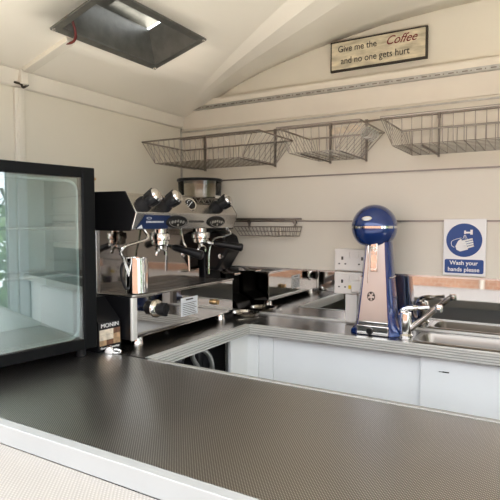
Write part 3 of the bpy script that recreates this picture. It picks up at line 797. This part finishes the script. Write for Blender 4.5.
# pressure gauge
p = slope(1.492, 1.382)
gsn = sn; sn = Vector((.80, -.35, .45)).normalized()
gg = E(MB().lathe([(.020, -.012), (.025, 0), (.026, .004), (.024, .007), (.0205, .0065), (.0205, .004)], p, sn, 28, cap=False), 'pressure_gauge', 'chrome')
o = MB().lathe([(.021, .005), (0, .0052)], p, sn, 28, cap=False).build('dial', 'blackm', None); o.parent = gg
o = MB().box(-.001, .001, -.012, .012, 0, .001)
b = MB(); b.tube([p+sn*.007+Vector((0, -.008, -.006)), p+sn*.007+Vector((0, .010, .008))], .0012, 5)
for i in range(10):
    a = -.6+i*.48; b.lathe([(.0018, 0), (0, .001)], p+sn*.0056+Vector((-.0095*math.sin(a)*.55, .0165*math.cos(a), .0165*math.sin(a)*.83)), sn, 6)
o = b.build('dial_marks', 'paper', None); o.parent = gg
# wire cup rail above the hood
m = MB(); yr0, yr1 = 1.47, 1.78; xr = FX-.035
m.tube([(xr, yr0, 1.414), (xr, yr1, 1.414)], .0022, 6); m.tube([(xr, yr0, 1.392), (xr, yr1, 1.392)], .0022, 6)
z_ = [(xr+.002, yr0+i*.02, 1.392+.022*(i % 2)) for i in range(16)]
m.tube(z_, .0018, 6)
m.tube([(xr, yr1, 1.41), (xr, yr1, 1.414), (-1.44, yr1, 1.414)], .0022, 6)
E(m, 'cup_rail', 'wire')
E(MB().quad([(xr-.004, 1.475, 1.390), (xr-.004, 1.782, 1.390), (xr-.004, 1.782, 1.416), (xr-.004, 1.475, 1.416)]), 'cup_guard', 'clear', smooth=False)
# group heads and portafilters
gpf = [(1.405, Vector((.80, .17, -.20)), .0), (1.650, Vector((.72, .42, -.13)), 0)]
for yc, hd, _ in gpf:
    gx = -1.195
    gh = E(MB().lathe([(.022, .048), (.022, .032), (.034, .030), (.036, .024), (.036, .008), (.031, .004), (.031, 0), (0, 0)], (gx, yc, 1.250), seg=28), 'group_head', 'chrome')
    pf = E(MB().lathe([(.032, 0), (.031, -.010), (.022, -.016), (0, -.017)], (gx, yc, 1.251), seg=24), 'portafilter', 'chrome')
    d = hd.normalized(); s0 = Vector((gx, yc, 1.244))
    o = MB().tube([s0+d*.028, s0+d*.055], [.006, .008], 10).build('neck', 'chrome', None); o.parent = pf
    o = MB().tube([s0+d*.052, s0+d*.062, s0+d*.10, s0+d*.14, s0+d*.165, s0+d*.17], [.009, .0125, .0125, .0155, .0165, .011], 14).build('handle', 'black', None); o.parent = pf
    b = MB(); pq = Vector((gx, yc, 1.236))
    b.bar(pq, pq+Vector((0, 0, -.012)), .009, 10)
    for sgn in (-1, 1): b.tube(bez([pq+Vector((0, 0, -.010)), pq+Vector((.004, sgn*.014, -.014)), pq+Vector((.004, sgn*.022, -.022)), pq+Vector((.004, sgn*.024, -.034))], 4), .0055, 8)
    o = b.build('twin_spout', 'chrome', None); o.parent = pf
# steam wands
E(MB().tube(bez([(FX-.012, 1.262, 1.296), (FX, 1.268, 1.274), (FX, 1.252, 1.262), (FX, 1.21, 1.254), (FX, 1.165, 1.245), (FX-.012, 1.155, 1.228), (FX-.03, 1.185, 1.205), (FX-.036, 1.225, 1.13)], 6), .005, 8), 'steam_wand', 'chrome')
E(MB().tube(bez([(FX-.02, 1.765, 1.296), (FX-.0, 1.77, 1.275), (FX-.02, 1.75, 1.262), (FX-.05, 1.715, 1.25), (FX-.06, 1.70, 1.20), (FX-.06, 1.695, 1.11)], 6), .0045, 8), 'steam_wand', 'chrome')
E(MB().tube(bez([(-1.20, 1.53, 1.296), (-1.19, 1.53, 1.25), (-1.17, 1.535, 1.20), (-1.165, 1.535, 1.135)], 6), .004, 8), 'water_spout', 'chrome')
# base knob, bolt, sticker, feet
kb = E(MB().lathe([(.030, 0), (.030, .004), (.022, .010), (.016, .012)], (FX, 1.305, 1.030), (1, 0, 0), 28), 'base_dial', 'chrome')
b = MB().lathe([(.014, 0), (.020, .010), (.021, .030), (.018, .036), (0, .037)], (FX+.006, 1.305, 1.030), (1, 0, 0), 20); b.box(FX+.018, FX+.044, 1.300, 1.310, 1.008, 1.052)
o = b.build('dial_grip', 'blackm', None); o.parent = kb
E(MB().lathe([(.011, 0), (.011, .006), (.008, .012), (.010, .018), (0, .019)], (FX, 1.648, 1.006), (1, 0, 0), 12), 'drain_bolt', 'brass')
st = E(MB().box(FX, FX+.0012, 1.438, 1.536, .980, 1.046), 'instruction_label', 'paper', smooth=False)
m = MB()
m.box(FX+.0012, FX+.0018, 1.465, 1.508, 1.036, 1.041)
for i in range(7): m.box(FX+.0012, FX+.0018, 1.446, 1.528-.006*(i % 3), .985+i*.0066, .9868+i*.0066)
o = m.build('printed_lines', 'ink', None, smooth=False); o.parent = st
for x, y in ((FX-.032, 1.245), (FX-.032, 1.735), (-1.45, 1.245), (-1.45, 1.735)):
    E(MB().lathe([(.021, 0), (.021, .004), (.019, .008), (.019, .027)], (x, y, CT), seg=20), 'foot', 'chrome')

# milk jug on the drip tray
jz = BZ1+.0075
mj = thing('milk_jug', 'stainless steel milk frothing jug standing on the drip tray of the espresso machine', 'jug', (-1.165, 1.250, jz))
MB().lathe([(0, .0), (.034, 0), (.038, .003), (.038, .09), (.036, .105), (.037, .116), (.035, .116), (.034, .104), (.036, .09), (.036, .006), (0, .006)], (0, 0, 0), seg=36, cap=False).build('cup', 'chrome', mj)
MB().prism([(-.036, .086), (-.046, .118), (-.034, .112)], 'y', -.008, .008).build('pouring_lip', 'chrome', mj)
dd = Vector((-.1, -1, 0)).normalized()
MB().tube(bez([dd*.036+Vector((0, 0, .098)), dd*.056+Vector((0, 0, .100)), dd*.064+Vector((0, 0, .080)), dd*.060+Vector((0, 0, .045)), dd*.046+Vector((0, 0, .020)), dd*.037+Vector((0, 0, .018))], 5), .0045, 8).build('handle', 'black', mj)

# ------------------------------------------------------------------ grinder in the corner
gr = thing('coffee_grinder', 'black coffee grinder with a clear lidded hopper in the corner behind the espresso machine', 'grinder', (-1.33, 1.87, CT))
def G(m, name, mk=None, bevel=0, par=None, smooth=True):
    o = m.build(name, mk, None, bevel, smooth)
    if par is None: return adopt(o, gr)
    o.parent = par; return o
GX, GY = -1.335, 1.838
G(MB().prism([(-1.44, CT+.0), (-1.21, CT+.0), (-1.22, CT+.03), (-1.28, CT+.06), (-1.285, 1.20), (-1.25, 1.27), (-1.27, 1.40), (-1.42, 1.40), (-1.44, 1.2)], 'y', 1.800, 1.925), 'body', 'black', .006)
G(MB().prism([(-1.29, 1.12), (-1.225, 1.11), (-1.165, 1.20), (-1.185, 1.262), (-1.235, 1.282), (-1.29, 1.27)], 'y', 1.802, 1.915), 'dosing_chamber', 'black', .012)
G(MB().lathe([(.012, 0), (.012, .004), (.006, .006), (0, .006)], (-1.20, 1.801, 1.175), (0, -1, 0), 16), 'dial_badge', 'chrome')
G(MB().lathe([(.06, 0), (.06, .015)], (GX, GY, 1.398), seg=30), 'collar', 'blackm')
G(MB().lathe([(.058, 1.410), (.094, 1.435), (.096, 1.498), (.0945, 1.498), (.0925, 1.414), (.057, 1.412)], (GX, GY, 0), seg=36, cap=False), 'hopper', 'clear')
G(MB().lathe([(0, 1.496), (.099, 1.496), (.101, 1.501), (.099, 1.508), (.02, 1.512), (0, 1.512)], (GX, GY, 0), seg=36, cap=False), 'hopper_lid', 'black')
G(MB().tube([(-1.23, 1.83, 1.118), (-1.20, 1.83, 1.10), (-1.15, 1.83, 1.097), (-1.15, 1.872, 1.097), (-1.20, 1.872, 1.10), (-1.23, 1.872, 1.118)], .005, 8), 'portafilter_fork', 'chrome')
td = thing('tamper_dish', 'round shallow steel dish on the worktop beside the right foot of the espresso machine', 'dish', (-1.115, 1.865, CT))
MB().lathe([(0, .0), (.040, 0), (.052, .004), (.058, .014), (.060, .014), (.054, .003)], seg=36, cap=False).build('bowl', 'chrome', td)
cb = thing('coffee_scoop', 'thin flat steel strip lying on the worktop next to the round dish', 'tool', (-1.06, 1.80, CT), R(60))
MB().box(-.055, .055, -.006, .006, .0005, .003).build('blade', 'chrome', cb, .001)

# knock box seen in the polished splashback, behind the hopper
# ------------------------------------------------------------------ light, sky, camera
w = bpy.data.worlds.new('overcast_sky'); S.world = w; w.use_nodes = True
nt = w.node_tree; bg = nt.nodes['Background']
tc = nt.nodes.new('ShaderNodeTexCoord'); n = nt.nodes.new('ShaderNodeTexNoise'); n.inputs['Scale'].default_value = 2
nt.links.new(tc.outputs['Generated'], n.inputs['Vector'])
rp = nt.nodes.new('ShaderNodeValToRGB')
rp.color_ramp.elements[0].color = (.80, .88, 1.0, 1); rp.color_ramp.elements[1].color = (1, 1, 1, 1)
nt.links.new(n.outputs['Fac'], rp.inputs['Fac']); nt.links.new(rp.outputs[0], bg.inputs['Color'])
bg.inputs['Strength'].default_value = 1.9
def sun(rot, e, ang, col):
    l = bpy.data.lights.new('sun', 'SUN'); l.energy = e; l.angle = R(ang); l.color = col
    o = bpy.data.objects.new('sun', l); C.objects.link(o); o.rotation_euler = rot; return o
sun((R(-16), R(10), 0), 5.6, 1.5, (1, .95, .86))

cam = bpy.data.cameras.new('camera'); co = bpy.data.objects.new('camera', cam); C.objects.link(co)
cam.sensor_width = 36; cam.lens = 510/500*36; cam.clip_start = .02
co.location = (0, 0, 1.32); co.rotation_euler = (PI/2-math.atan(28/510), 0, R(30.4))
S.camera = co
S.view_settings.view_transform = 'Standard'; S.view_settings.look = 'None'; S.view_settings.gamma = 1
S.view_settings.use_curve_mapping = False; S.view_settings.exposure = 1.12
